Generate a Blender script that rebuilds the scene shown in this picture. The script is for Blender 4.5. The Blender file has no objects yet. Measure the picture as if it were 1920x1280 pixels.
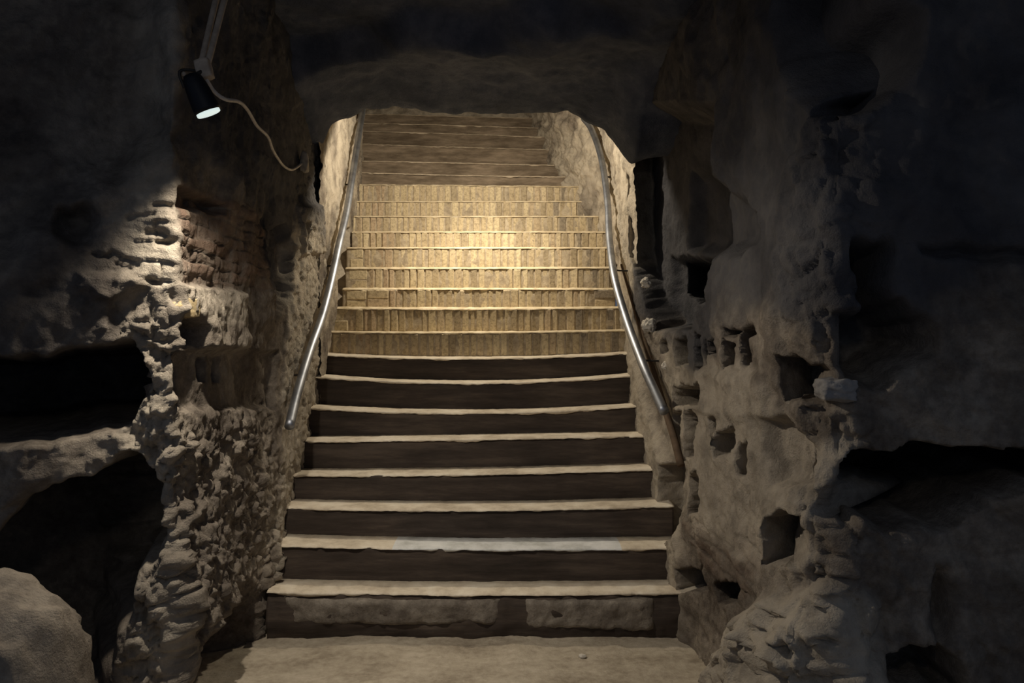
import bpy, math, random
import numpy as np

# ------------------------------------------------------------------ camera, light, exposure
sc = bpy.context.scene
COL = sc.collection
EYE, FOC = 1.62, 1400.0          # eye height (m); focal length in pixels of a 1920 px wide frame

cam_d = bpy.data.cameras.new('camera')
cam_d.sensor_width = 36.0
cam_d.lens = FOC / 1920.0 * 36.0
cam_d.clip_start = 0.05
cam = bpy.data.objects.new('camera', cam_d)
cam.location = (0, 0, EYE)
cam.rotation_euler = (math.pi / 2, 0, 0)
COL.objects.link(cam)
sc.camera = cam

world = bpy.data.worlds.new('world')
sc.world = world
world.use_nodes = True
bg = world.node_tree.nodes['Background']
bg.inputs['Color'].default_value = (0.5, 0.66, 1.0, 1)
bg.inputs['Strength'].default_value = 0.115

sc.view_settings.view_transform = 'Standard'
sc.view_settings.look = 'None'
sc.view_settings.gamma = 1.0
sc.view_settings.use_curve_mapping = False
sc.view_settings.exposure = 0.0

# the tunnel lamp, fixed high behind the rock lintel, shining down the stairs
ld = bpy.data.lights.new('tunnel_lamp_light', 'SPOT')
ld.energy = 120.0
ld.color = (1.0, 0.88, 0.69)
ld.spot_size = math.radians(166)
ld.spot_blend = 0.12
ld.shadow_soft_size = 0.05
lo = bpy.data.objects.new('tunnel_lamp_light', ld)
lo.location = (-0.28, 5.98, 3.55)
lo.rotation_euler = (math.radians(42), 0, 0)
COL.objects.link(lo)

bd = bpy.data.lights.new('tunnel_lamp_beam', 'SPOT')      # the narrow bright middle of the same lamp's beam
bd.energy = 100.0
bd.color = ld.color
bd.spot_size = math.radians(78)
bd.spot_blend = 1.0
bd.shadow_soft_size = 0.05
bo_ = bpy.data.objects.new('tunnel_lamp_beam', bd)
bo_.location = lo.location
bo_.rotation_euler = (math.radians(26), 0, 0)
COL.objects.link(bo_)

# a gallery lamp on the vault behind the viewer
gd = bpy.data.lights.new('gallery_lamp_light', 'POINT')
gd.energy = 13.0
gd.color = (1.0, 0.93, 0.82)
gd.shadow_soft_size = 0.12
go = bpy.data.objects.new('gallery_lamp_light', gd)
go.location = (-0.3, -0.5, 2.85)
COL.objects.link(go)


def at(px, py, d):
    """photo position (1920 x 1280) of a point at distance d -> world point"""
    return ((px - 960.0) / FOC * d, d, EYE + (640.0 - py) / FOC * d)


# ------------------------------------------------------------------ noise
_rs = np.random.RandomState(7)
_perm = _rs.permutation(256)
_perm = np.concatenate([_perm, _perm, _perm])
_g = _rs.normal(size=(256, 3))
_g /= np.linalg.norm(_g, axis=1)[:, None]


def perlin(p):
    p = np.asarray(p, float)
    i = np.floor(p).astype(int)
    f = p - i
    i &= 255
    w = f * f * f * (f * (f * 6 - 15) + 10)
    out = 0
    for dx in (0, 1):
        for dy in (0, 1):
            for dz in (0, 1):
                h = _perm[_perm[_perm[i[..., 0] + dx] + i[..., 1] + dy] + i[..., 2] + dz]
                g = _g[h]
                dot = g[..., 0] * (f[..., 0] - dx) + g[..., 1] * (f[..., 1] - dy) + g[..., 2] * (f[..., 2] - dz)
                wt = (w[..., 0] if dx else 1 - w[..., 0]) * (w[..., 1] if dy else 1 - w[..., 1]) * (w[..., 2] if dz else 1 - w[..., 2])
                out = out + dot * wt
    return out * 1.5


def fbm(p, freq, octaves=4, gain=0.5, seed=0.0, ridged=False, stretch=(1, 1, 1)):
    p = np.asarray(p, float) * np.array(stretch) + seed * 7.31
    s, a = 0, 1.0
    for k in range(octaves):
        n = perlin(p * freq + k * 17.7)
        s = s + a * ((1 - 2 * np.abs(n)) if ridged else n)
        freq *= 2.03
        a *= gain
    return s


def chunks(p, freq, seed=0.0):
    """broken rubble: every cell of a Worley pattern has its own height and tilt; returns about -1 .. 1"""
    q = (np.asarray(p, float).reshape(-1, 3) + 0.02 * np.stack([perlin(np.asarray(p, float).reshape(-1, 3) * 9 + s_) for s_ in (1.3, 5.7, 9.1)], -1)) * freq + seed * 3.7
    base = np.floor(q).astype(int)
    d1 = np.full(len(q), 9.0); d2 = np.full(len(q), 9.0); val = np.zeros(len(q))
    for i in (-1, 0, 1):
        for j in (-1, 0, 1):
            for k in (-1, 0, 1):
                c = base + (i, j, k)
                h = _perm[_perm[_perm[c[:, 0] & 255] + (c[:, 1] & 255)] + (c[:, 2] & 255)]
                o = 0.5 + 0.33 * _g[h]
                v = c + o - q
                d = np.sqrt((v * v).sum(1))
                hv = (h / 127.5 - 1) + 0.9 * (v * _g[(h + 57) & 255]).sum(1)
                near = d < d1
                d2 = np.where(near, d1, np.minimum(d2, d))
                val = np.where(near, hv, val)
                d1 = np.where(near, d, d1)
    crack = sstep(0.0, 0.16, d2 - d1)
    return (val * (0.3 + 0.7 * crack) - 0.7 * (1 - crack)).reshape(np.asarray(p).shape[:-1])


def sstep(a, b, x):
    t = np.clip((x - a) / (b - a), 0, 1)
    return t * t * (3 - 2 * t)


def poly_sdf(px, py, poly):
    """signed distance to a closed polygon, positive inside"""
    P = np.array(poly, float)
    d = np.full(px.shape, 1e9)
    inside = np.zeros(px.shape, bool)
    n = len(P)
    for k in range(n):
        a, b = P[k], P[(k + 1) % n]
        e = b - a
        t = np.clip(((px - a[0]) * e[0] + (py - a[1]) * e[1]) / (e @ e + 1e-12), 0, 1)
        dd = np.hypot(px - a[0] - t * e[0], py - a[1] - t * e[1])
        d = np.minimum(d, dd)
        cond = (a[1] > py) != (b[1] > py)
        with np.errstate(divide='ignore', invalid='ignore'):
            xi = (b[0] - a[0]) * (py - a[1]) / (b[1] - a[1]) + a[0]
        inside ^= cond & (px < xi)
    return np.where(inside, d, -d)


# ------------------------------------------------------------------ mesh helpers
def mesh_obj(name, verts, faces, mat, parent=None, smooth=True, attrs=None):
    me = bpy.data.meshes.new(name)
    me.from_pydata([tuple(map(float, v)) for v in verts], [], faces)
    me.update()
    if attrs:
        for an, vals in attrs.items():
            at_ = me.attributes.new(an, 'FLOAT', 'POINT')
            at_.data.foreach_set('value', np.asarray(vals, np.float32).ravel())
    if smooth:
        me.polygons.foreach_set('use_smooth', [True] * len(me.polygons))
    mats = mat if isinstance(mat, (list, tuple)) else [mat]
    for m in mats:
        me.materials.append(m)
    o = bpy.data.objects.new(name, me)
    COL.objects.link(o)
    if parent is not None:
        o.parent = parent
    return o


def grid_faces(nu, nv, flip=False):
    f = []
    for i in range(nu - 1):
        for j in range(nv - 1):
            a, b, c, d = i * nv + j, (i + 1) * nv + j, (i + 1) * nv + j + 1, i * nv + j + 1
            f.append((a, d, c, b) if flip else (a, b, c, d))
    return f


def thing(name, label, cat, loc=(0, 0, 0), group=None):
    o = bpy.data.objects.new(name, None)
    o.empty_display_size = 0.1
    o.location = loc
    COL.objects.link(o)
    tag(o, label, cat, group)
    return o


def tag(o, label=None, cat=None, group=None, kind=None):
    if label: o['label'] = label
    if cat: o['category'] = cat
    if group: o['group'] = group
    if kind: o['kind'] = kind
    return o


def smooth_path(pts, n):
    """Catmull-Rom through the points, n samples evenly spread"""
    P = np.array(pts, float)
    P = np.vstack([2 * P[0] - P[1], P, 2 * P[-1] - P[-2]])
    out = []
    for k in range(1, len(P) - 2):
        for t in np.linspace(0, 1, 24, endpoint=False):
            a, b, c, d = P[k - 1], P[k], P[k + 1], P[k + 2]
            out.append(0.5 * ((2 * b) + (c - a) * t + (2 * a - 5 * b + 4 * c - d) * t * t + (3 * b - a - 3 * c + d) * t ** 3))
    out.append(P[-2])
    out = np.array(out)
    s = np.concatenate([[0], np.cumsum(np.linalg.norm(np.diff(out, axis=0), axis=1))])
    q = np.linspace(0, s[-1], n)
    return np.stack([np.interp(q, s, out[:, k]) for k in range(3)], 1)


def tube_geo(path, rad, seg=14, caps=True):
    path = np.array(path, float)
    n = len(path)
    rad = np.broadcast_to(np.asarray(rad, float), (n,))
    T = np.gradient(path, axis=0)
    T /= np.linalg.norm(T, axis=1)[:, None]
    up = np.array([0.13, 0.21, 0.97]) if abs(T[0, 2]) < 0.9 else np.array([1.0, 0.1, 0])
    V, F = [], []
    nrm = np.cross(T[0], up); nrm /= np.linalg.norm(nrm)
    for k in range(n):
        nrm = nrm - T[k] * (nrm @ T[k]); nrm /= np.linalg.norm(nrm)
        bn = np.cross(T[k], nrm)
        for q in range(seg):
            a = 2 * math.pi * q / seg
            V.append(path[k] + rad[k] * (math.cos(a) * nrm + math.sin(a) * bn))
    for k in range(n - 1):
        for q in range(seg):
            F.append((k * seg + q, k * seg + (q + 1) % seg, (k + 1) * seg + (q + 1) % seg, (k + 1) * seg + q))
    if caps:
        F.append(tuple(range(seg - 1, -1, -1)))
        F.append(tuple((n - 1) * seg + q for q in range(seg)))
    return V, F


def join_geo(parts):
    V, F = [], []
    for v, f in parts:
        o = len(V)
        V += list(v)
        F += [tuple(i + o for i in q) for q in f]
    return V, F


def rock_geo(center, size, seed, n=3, amp=0.22, freq=1.6, boxy=0.0, tilt=0.0):
    """an irregular stone grown from a cube-sphere"""
    m = 2 ** n + 1
    V, F, idx = [], [], {}
    def vid(p):
        k = tuple(np.round(p, 5))
        if k not in idx:
            idx[k] = len(V); V.append(np.array(p))
        return idx[k]
    lin = np.linspace(-1, 1, m)
    for ax in range(3):
        for sg in (-1, 1):
            for i in range(m - 1):
                for j in range(m - 1):
                    q = []
                    for (a, b) in ((i, j), (i + 1, j), (i + 1, j + 1), (i, j + 1)):
                        p = [0, 0, 0]
                        p[ax] = sg; p[(ax + 1) % 3] = lin[a]; p[(ax + 2) % 3] = lin[b]
                        q.append(vid(p))
                    F.append(tuple(q if sg > 0 else q[::-1]))
    V = np.array(V)
    sph = V / np.linalg.norm(V, axis=1)[:, None]
    U = sph * (1 - boxy) + V * 0.86 * boxy
    d = fbm(sph * freq, 1.0, 4, 0.5, seed)
    U = U * (1 + amp * d)[:, None]
    U = U * np.array(size)
    c, s = math.cos(tilt), math.sin(tilt)
    U = np.stack([U[:, 0] * c - U[:, 2] * s, U[:, 1], U[:, 0] * s + U[:, 2] * c], 1)
    return U + np.array(center), F


# ------------------------------------------------------------------ materials
def new_mat(name, rough=0.9, spec=0.15):
    m = bpy.data.materials.new(name)
    m.use_nodes = True
    nt = m.node_tree
    b = nt.nodes['Principled BSDF']
    b.inputs['Roughness'].default_value = rough
    b.inputs['Specular IOR Level'].default_value = spec
    return m, nt, b


def ramp(nt, fac, stops):
    r = nt.nodes.new('ShaderNodeValToRGB')
    els = r.color_ramp.elements
    while len(els) < len(stops):
        els.new(0.5)
    for e, (p, c) in zip(els, stops):
        e.position = p
        e.color = (*c, 1)
    nt.links.new(fac, r.inputs['Fac'])
    return r.outputs['Color']


def noise(nt, scale, detail=6, rough=0.6, stretch=None, dist=0.0):
    tc = nt.nodes.new('ShaderNodeTexCoord')
    n = nt.nodes.new('ShaderNodeTexNoise')
    n.inputs['Scale'].default_value = scale
    n.inputs['Detail'].default_value = detail
    n.inputs['Roughness'].default_value = rough
    n.inputs['Distortion'].default_value = dist
    v = tc.outputs['Object']
    if stretch:
        mp = nt.nodes.new('ShaderNodeMapping')
        mp.inputs['Scale'].default_value = stretch
        nt.links.new(v, mp.inputs['Vector'])
        v = mp.outputs['Vector']
    nt.links.new(v, n.inputs['Vector'])
    return n.outputs['Fac']


def mix(nt, fac, a, b):
    m = nt.nodes.new('ShaderNodeMix')
    m.data_type = 'RGBA'
    for s, v in ((m.inputs[0], fac), (m.inputs[6], a), (m.inputs[7], b)):
        if hasattr(v, 'is_linked'):
            nt.links.new(v, s)
        elif isinstance(v, (tuple, list)):
            s.default_value = (*v, 1)
        else:
            s.default_value = v
    return m.outputs[2]


def math_node(nt, op, a, b):
    m = nt.nodes.new('ShaderNodeMath')
    m.operation = op
    for s, v in ((m.inputs[0], a), (m.inputs[1], b)):
        if hasattr(v, 'is_linked'):
            nt.links.new(v, s)
        else:
            s.default_value = v
    return m.outputs[0]


def bump(nt, b, height, strength, dist):
    n = nt.nodes.new('ShaderNodeBump')
    n.inputs['Strength'].default_value = strength
    n.inputs['Distance'].default_value = dist
    nt.links.new(height, n.inputs['Height'])
    nt.links.new(n.outputs['Normal'], b.inputs['Normal'])


def attr(nt, name):
    a = nt.nodes.new('ShaderNodeAttribute')
    a.attribute_name = name
    return a.outputs['Fac']


def rock_mat(name, dark, mid, pale, brick=(0.26, 0.165, 0.115), plaster=(0.47, 0.41, 0.325), scale=2.2):
    """tufa: mottled rock; the mesh's 'brick', 'plaster' and 'soot' marks say where masonry, lime plaster or old lamp soot covers it"""
    m, nt, b = new_mat(name, 0.95, 0.08)
    n1 = noise(nt, scale, 8, 0.62, None, 0.4)
    n2 = noise(nt, scale * 9, 6, 0.7)
    f = math_node(nt, 'ADD', math_node(nt, 'MULTIPLY', n1, 0.65), math_node(nt, 'MULTIPLY', n2, 0.35))
    base = ramp(nt, f, [(0.36, dark), (0.5, mid), (0.64, pale)])
    bc = ramp(nt, noise(nt, 11, 4, 0.6), [(0.35, tuple(c * 0.6 for c in brick)), (0.55, brick), (0.7, (0.34, 0.27, 0.2))])
    base = mix(nt, attr(nt, 'brick'), base, bc)
    pc = ramp(nt, noise(nt, 7, 7, 0.65), [(0.34, tuple(c * 0.55 for c in plaster)), (0.5, plaster), (0.68, tuple(min(1, c * 1.22) for c in plaster))])
    base = mix(nt, attr(nt, 'plaster'), base, pc)
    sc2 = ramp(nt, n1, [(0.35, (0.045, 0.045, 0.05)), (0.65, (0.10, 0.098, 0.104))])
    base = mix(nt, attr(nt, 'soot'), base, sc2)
    nt.links.new(base, b.inputs['Base Color'])
    h = math_node(nt, 'ADD', noise(nt, 38, 7, 0.7), math_node(nt, 'MULTIPLY', noise(nt, 130, 3, 0.6), 0.35))
    bump(nt, b, h, 0.75, 0.02)
    return m


M = {}
M['rock'] = rock_mat('tufa_rock', (0.085, 0.068, 0.055), (0.20, 0.168, 0.135), (0.39, 0.335, 0.265))
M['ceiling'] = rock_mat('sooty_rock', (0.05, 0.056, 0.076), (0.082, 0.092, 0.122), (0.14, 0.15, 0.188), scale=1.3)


def tread_mat(name, c0, c1, c2, sc_=6):
    m, nt, b = new_mat(name, 0.8, 0.2)
    f = noise(nt, sc_, 8, 0.65)
    nt.links.new(ramp(nt, f, [(0.33, c0), (0.5, c1), (0.66, c2)]), b.inputs['Base Color'])
    bump(nt, b, noise(nt, 60, 6, 0.7), 0.5, 0.01)
    return m


M['tread_stone'] = tread_mat('worn_pale_stone', (0.48, 0.40, 0.30), (0.68, 0.59, 0.46), (0.8, 0.72, 0.59))
M['tread_marble'] = tread_mat('worn_marble', (0.5, 0.5, 0.47), (0.68, 0.68, 0.66), (0.8, 0.8, 0.78))
M['tread_brick'] = tread_mat('worn_brick_tread', (0.46, 0.37, 0.23), (0.64, 0.53, 0.36), (0.74, 0.64, 0.46), 12)
M['tread_upper'] = tread_mat('dusty_tread', (0.46, 0.38, 0.28), (0.6, 0.5, 0.375), (0.72, 0.62, 0.48))
M['marble_chip'] = tread_mat('plaster_lump', (0.4, 0.36, 0.3), (0.55, 0.5, 0.43), (0.7, 0.66, 0.58), 14)
M['grey_block'] = tread_mat('grey_stone', (0.16, 0.15, 0.14), (0.24, 0.225, 0.21), (0.33, 0.31, 0.28), 9)
M['yellow_block'] = tread_mat('yellow_tufa', (0.34, 0.25, 0.13), (0.5, 0.39, 0.22), (0.6, 0.5, 0.32), 9)

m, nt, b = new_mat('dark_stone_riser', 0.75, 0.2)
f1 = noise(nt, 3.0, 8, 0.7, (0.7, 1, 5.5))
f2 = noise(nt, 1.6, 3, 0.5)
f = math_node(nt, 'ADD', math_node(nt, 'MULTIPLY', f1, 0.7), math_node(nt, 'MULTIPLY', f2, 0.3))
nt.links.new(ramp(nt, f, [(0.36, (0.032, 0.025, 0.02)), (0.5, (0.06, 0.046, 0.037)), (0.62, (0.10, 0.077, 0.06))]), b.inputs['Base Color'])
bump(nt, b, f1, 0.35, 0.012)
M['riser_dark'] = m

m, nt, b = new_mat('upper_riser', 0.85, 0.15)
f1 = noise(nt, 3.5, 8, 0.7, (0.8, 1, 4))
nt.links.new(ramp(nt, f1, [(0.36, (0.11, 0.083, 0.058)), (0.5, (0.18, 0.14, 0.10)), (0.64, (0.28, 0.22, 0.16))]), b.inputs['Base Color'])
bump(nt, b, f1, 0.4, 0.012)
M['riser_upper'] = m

m, nt, b = new_mat('grey_tufa_riser', 0.9, 0.1)
f1 = noise(nt, 5.5, 9, 0.72)
nt.links.new(ramp(nt, f1, [(0.36, (0.07, 0.056, 0.044)), (0.5, (0.14, 0.116, 0.094)), (0.66, (0.27, 0.235, 0.195))]), b.inputs['Base Color'])
bump(nt, b, noise(nt, 45, 7, 0.7), 0.7, 0.015)
M['riser_grey'] = M['riser_dark']

m, nt, b = new_mat('weathered_stone', 0.9, 0.1)
f1 = noise(nt, 5.5, 9, 0.72)
nt.links.new(ramp(nt, f1, [(0.36, (0.12, 0.10, 0.082)), (0.5, (0.22, 0.19, 0.155)), (0.66, (0.36, 0.32, 0.265))]), b.inputs['Base Color'])
bump(nt, b, noise(nt, 45, 7, 0.7), 0.7, 0.015)
M['riser_pale'] = m

m, nt, b = new_mat('yellow_brick', 0.88, 0.12)
gi = nt.nodes.new('ShaderNodeNewGeometry')
bc = ramp(nt, gi.outputs['Random Per Island'], [(0.0, (0.29, 0.245, 0.185)), (0.12, (0.42, 0.34, 0.22)), (0.3, (0.52, 0.42, 0.27)), (0.55, (0.58, 0.475, 0.30)), (0.8, (0.64, 0.535, 0.35)), (0.96, (0.47, 0.36, 0.24))])
sp = ramp(nt, noise(nt, 42, 6, 0.75), [(0.33, (0.36, 0.34, 0.33)), (0.55, (1, 1, 1))])
mm = nt.nodes.new('ShaderNodeMix'); mm.data_type = 'RGBA'; mm.blend_type = 'MULTIPLY'; mm.inputs[0].default_value = 0.8
nt.links.new(bc, mm.inputs[6]); nt.links.new(sp, mm.inputs[7])
nt.links.new(mm.outputs[2], b.inputs['Base Color'])
bump(nt, b, noise(nt, 90, 5, 0.7), 0.5, 0.006)
M['brick'] = m
M['mortar'] = tread_mat('lime_mortar', (0.27, 0.22, 0.155), (0.40, 0.33, 0.235), (0.52, 0.44, 0.32), 20)

m, nt, b = new_mat('packed_earth', 0.95, 0.08)
f = math_node(nt, 'ADD', math_node(nt, 'MULTIPLY', noise(nt, 2.6, 8, 0.65, (1, 1.8, 1)), 0.6), math_node(nt, 'MULTIPLY', noise(nt, 22, 6, 0.7), 0.4))
nt.links.new(ramp(nt, f, [(0.36, (0.26, 0.215, 0.16)), (0.5, (0.42, 0.36, 0.275)), (0.64, (0.55, 0.48, 0.38))]), b.inputs['Base Color'])
bump(nt, b, noise(nt, 40, 8, 0.7), 0.7, 0.015)
M['floor'] = m

m, nt, b = new_mat('steel_pipe', 0.3, 0.5)
b.inputs['Metallic'].default_value = 1.0
nt.links.new(ramp(nt, noise(nt, 9, 5, 0.6), [(0.35, (0.26, 0.275, 0.31)), (0.6, (0.42, 0.44, 0.48))]), b.inputs['Base Color'])
b.inputs['Roughness'].default_value = 0.48
M['steel'] = m


def flat_mat(name, col, rough=0.6, spec=0.3, metal=0.0):
    m, nt, b = new_mat(name, rough, spec)
    c = ramp(nt, noise(nt, 25, 4, 0.6), [(0.3, tuple(x * 0.75 for x in col)), (0.7, tuple(min(1, x * 1.15) for x in col))])
    nt.links.new(c, b.inputs['Base Color'])
    b.inputs['Metallic'].default_value = metal
    return m


M['black'] = flat_mat('black_enamel', (0.008, 0.009, 0.012), 0.55, 0.3)
M['iron'] = flat_mat('dark_iron', (0.05, 0.045, 0.04), 0.6, 0.3, 0.6)
M['cord'] = flat_mat('grey_cord', (0.55, 0.5, 0.45), 0.6)
M['conduit'] = flat_mat('brown_conduit', (0.42, 0.34, 0.26), 0.7)
M['pole'] = flat_mat('brown_wood', (0.13, 0.09, 0.06), 0.8, 0.1)
M['clip'] = flat_mat('pale_clip', (0.42, 0.37, 0.3), 0.8, 0.1)
m, nt, b = new_mat('lit_lens', 0.3, 0.3)
b.inputs['Base Color'].default_value = (0.8, 0.85, 0.84, 1)
b.inputs['Emission Color'].default_value = (0.86, 1.0, 0.96, 1)
b.inputs['Emission Strength'].default_value = 0.75
M['lens'] = m


# ------------------------------------------------------------------ rock walls
class Wall:
    """a rock face over a plan line, displaced along its normal (towards the room)"""

    def __init__(self, plan, side, zlo, zhi, du, dz, round_=0.09):
        P = np.array(plan, float)
        s = np.concatenate([[0], np.cumsum(np.hypot(*np.diff(P, axis=0).T))])
        q = np.arange(0, s[-1], 0.004)
        x, y = np.interp(q, s, P[:, 0]), np.interp(q, s, P[:, 1])
        k = int(round_ / 0.004) | 1
        pad = k // 2
        ker = np.hanning(k + 2)[1:-1]; ker /= ker.sum()
        def sm(a):
            e = np.concatenate([2 * a[0] - a[pad:0:-1], a, 2 * a[-1] - a[-2:-pad - 2:-1]])
            return np.convolve(e, ker, 'valid')
        x, y = sm(x), sm(y)
        s = np.concatenate([[0], np.cumsum(np.hypot(np.diff(x), np.diff(y)))])
        n = int(s[-1] / du)
        self.u = np.linspace(0, s[-1], n)
        self.x, self.y = np.interp(self.u, s, x), np.interp(self.u, s, y)
        tx, ty = np.gradient(self.x), np.gradient(self.y)
        l = np.hypot(tx, ty)
        tx, ty = tx / l, ty / l
        self.nx, self.ny = (ty, -tx) if side == 'left' else (-ty, tx)
        self.side = side
        zl = np.interp(self.u, [0, s[-1]], [zlo, zlo]) if np.isscalar(zlo) else np.interp(self.y, *zlo)
        zh = np.interp(self.u, [0, s[-1]], [zhi, zhi]) if np.isscalar(zhi) else np.interp(self.y, *zhi)
        m_ = int(np.max(zh - zl) / dz)
        t = np.linspace(0, 1, m_)
        self.Z = zl[:, None] + (zh - zl)[:, None] * t[None]
        self.U = np.repeat(self.u[:, None], m_, 1)
        self.X = np.repeat(self.x[:, None], m_, 1)
        self.Y = np.repeat(self.y[:, None], m_, 1)
        self.P = np.stack([self.X, self.Y, self.Z], -1)
        self.D = np.zeros_like(self.Z)
        self.T = np.zeros_like(self.Z)
        self.tx, self.ty = tx, ty
        self.brick = np.zeros_like(self.Z)
        self.plaster = np.zeros_like(self.Z)
        self.soot = np.zeros_like(self.Z)
        self.n, self.m = n, m_
        self.slope = self.x / self.y

    def uz(self, px, py):
        s = (px - 960.0) / FOC
        o = np.argsort(self.slope)
        u = float(np.interp(s, self.slope[o], self.u[o]))
        y = float(np.interp(u, self.u, self.y))
        return u, EYE + (640.0 - py) / FOC * y

    def sdf(self, pts, wob=0.0, wfreq=6, seed=0.0):
        d = poly_sdf(self.U, self.Z, [self.uz(*p) for p in pts])
        if wob:
            d = d + wob * fbm(self.P, wfreq, 3, 0.5, seed)
        return d

    def carve(self, pts, amount, soft=0.03, wob=0.02, wfreq=7, seed=0.0, profile='step', slant=0.0):
        """push the face back (amount < 0) or out (amount > 0) inside the outline"""
        d = self.sdf(pts, wob, wfreq, seed)
        if profile == 'step':
            w = sstep(-soft, soft, d)
        else:                                   # rounded swelling or hollow
            w = np.sqrt(np.clip(sstep(-soft * 0.2, soft, d), 0, 1)) if amount > 0 else sstep(-soft * 0.2, soft, d)
        self.D += amount * w
        self.T -= amount * slant * w
        return w

    def bricks(self, pts, seed, course=0.062, length=0.2, amp=0.012, wob=0.02, soft=0.03, colour=1.0):
        w = sstep(-soft, soft, self.sdf(pts, wob, 6, seed))
        zz = self.Z + 0.006 * fbm(self.P, 3, 2, 0.5, seed)
        row = np.floor(zz / course)
        fz = zz / course - row
        uu = self.U / length + 0.5 * (row % 2) + 0.17 * np.sin(row * 12.9 + seed)
        colm = np.floor(uu)
        fu = uu - colm
        h = np.sin(row * 127.1 + colm * 311.7 + seed) * 43758.5453
        r = h - np.floor(h)
        jz, ju = 0.16, 0.05
        joint = np.minimum(sstep(0, jz, np.minimum(fz, 1 - fz) + 0.02), sstep(0, ju, np.minimum(fu, 1 - fu) + 0.01))
        self.D += w * (amp * 2 * (r - 0.5) - 0.016 * (1 - joint) - 0.02 * (r > 0.93))
        self.brick = np.maximum(self.brick, w * joint * colour * (0.35 + 0.65 * r))

    def build(self, name, mat):
        V = self.P.copy()
        V[..., 0] += self.nx[:, None] * self.D
        V[..., 1] += self.ny[:, None] * self.D
        V[..., 0] += self.tx[:, None] * self.T
        V[..., 1] += self.ty[:, None] * self.T
        # small sideways jitter so that edges of hollows are not combed
        V[..., 2] += 0.012 * fbm(self.P, 9, 2, 0.5, 3.3)
        o = mesh_obj(name, V.reshape(-1, 3), grid_faces(self.n, self.m, self.side == 'right'), mat,
                     attrs={'brick': np.clip(self.brick, 0, 1), 'plaster': np.clip(self.plaster, 0, 1), 'soot': np.clip(self.soot, 0, 1)})
        tag(o, kind='structure')
        return o


# ---- left: gallery face, corner pillar, flank wall up to the stair mouth
WL = Wall([(-3.3, 2.15), (-2.5, 2.6), (-2.0, 2.93), (-1.65, 3.12), (-1.43, 3.17), (-1.435, 3.6), (-1.435, 4.3), (-1.455, 5.0), (-1.455, 5.75)],
          'left', -0.2, 3.95, 0.0085, 0.0095)
u_c = WL.uz(330, 640)[0]
front = 1 - sstep(u_c - 0.03, u_c + 0.10, WL.U)          # 1 on the face that looks at the camera
edge = np.exp(-((WL.U - (u_c - 0.10)) / 0.17) ** 2)      # crumbling pillar edge
far = sstep(4.4, 4.7, WL.Y)
WL.D += 0.05 * fbm(WL.P, 1.7, 4, 0.5, 1.0) * (1 - 0.75 * far) + 0.014 * fbm(WL.P, 9, 3, 0.55, 2.0)
low = sstep(2.0, 1.5, WL.Z)
chip = fbm(WL.P, 16, 3, 0.65, 4.0, True, (1, 1, 0.6))
rub = chunks(WL.P, 13, 1.0)
rub2 = chunks(WL.P, 22, 2.0)
pit = sstep(0.15, 0.45, fbm(WL.P, 12, 3, 0.6, 4.5, False, (1, 1, 0.6)))
WL.D += edge * low * (0.006 * chip - 0.03 * pit + 0.024 * rub + 0.011 * rub2 + 0.008 * fbm(WL.P, 6, 2, 0.5, 5.0, False, (1, 1, 0.4)))
WL.D += edge * sstep(2.3, 1.9, WL.Z) * 0.005 * fbm(WL.P, 27, 2, 0.6, 5.2, True)
WL.D += 0.004 * fbm(WL.P, 34, 2, 0.6, 5.5) * (1 - far)
WL.D += (1 - front) * (1 - far) * sstep(1.35, 1.1, WL.Z) * (0.004 * fbm(WL.P, 12, 3, 0.6, 6.0, True, (1, 1, 0.8)) + 0.016 * rub + 0.008 * rub2 + 0.015 * fbm(WL.P, 5, 2, 0.5, 6.5))
# rock foot swelling out at the bottom of the pillar, undercut at the floor
WL.D += 0.10 * sstep(1.15, 0.35, WL.Z) * np.exp(-((WL.U - (u_c + 0.05)) / 0.5) ** 2)
WL.D -= 0.28 * sstep(0.34, 0.02, WL.Z) * (1 - front) * sstep(4.4, 4.0, WL.Y)
# burial niches of the gallery face
WL.carve([(-260, 690), (0, 686), (90, 676), (170, 668), (238, 648), (262, 682), (268, 745), (232, 790), (130, 812), (0, 832), (-260, 840)], -1.2, 0.03, 0.03, 6, 1)
WL.carve([(-260, 1020), (0, 1005), (60, 930), (130, 912), (185, 905), (250, 862), (292, 905), (298, 1000), (262, 1060), (225, 1120), (205, 1200), (185, 1300), (0, 1300), (-260, 1200)], -0.9, 0.04, 0.04, 6, 2)
WL.carve([(118, 395), (160, 388), (178, 410), (170, 440), (140, 455), (115, 430)], -0.16, 0.04, 0.03, 8, 3)
WL.carve([(-200, -200), (330, -200), (330, 250), (240, 320), (150, 400), (60, 500), (-200, 520)], -0.16, 0.22, 0.12, 2.4, 4, 'soft')
WL.carve([(145, 512), (270, 522), (268, 545), (215, 580), (150, 545)], 0.07, 0.03, 0.02, 7, 5)
WL.carve([(0, 830), (130, 812), (235, 792), (262, 850), (200, 900), (60, 925), (0, 960)], 0.06, 0.05, 0.03, 6, 6, 'soft')
WL.carve([(200, 560), (262, 690), (240, 650), (150, 670), (0, 690), (0, 560)], 0.03, 0.05, 0.03, 6, 7, 'soft')
# cracks in the squared stones of the pillar
for k, (x0, y0, x1, y1) in enumerate([(275, 428, 312, 436), (205, 470, 262, 492), (215, 488, 250, 500), (292, 452, 328, 446), (255, 512, 300, 530), (285, 380, 326, 384), (238, 404, 292, 398), (170, 470, 205, 478)]):
    WL.carve([(x0, y0), (x1, y1), (x1, y1 + 7), (x0, y0 + 7)], -0.03, 0.012, 0.006, 12, 8 + k)
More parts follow.
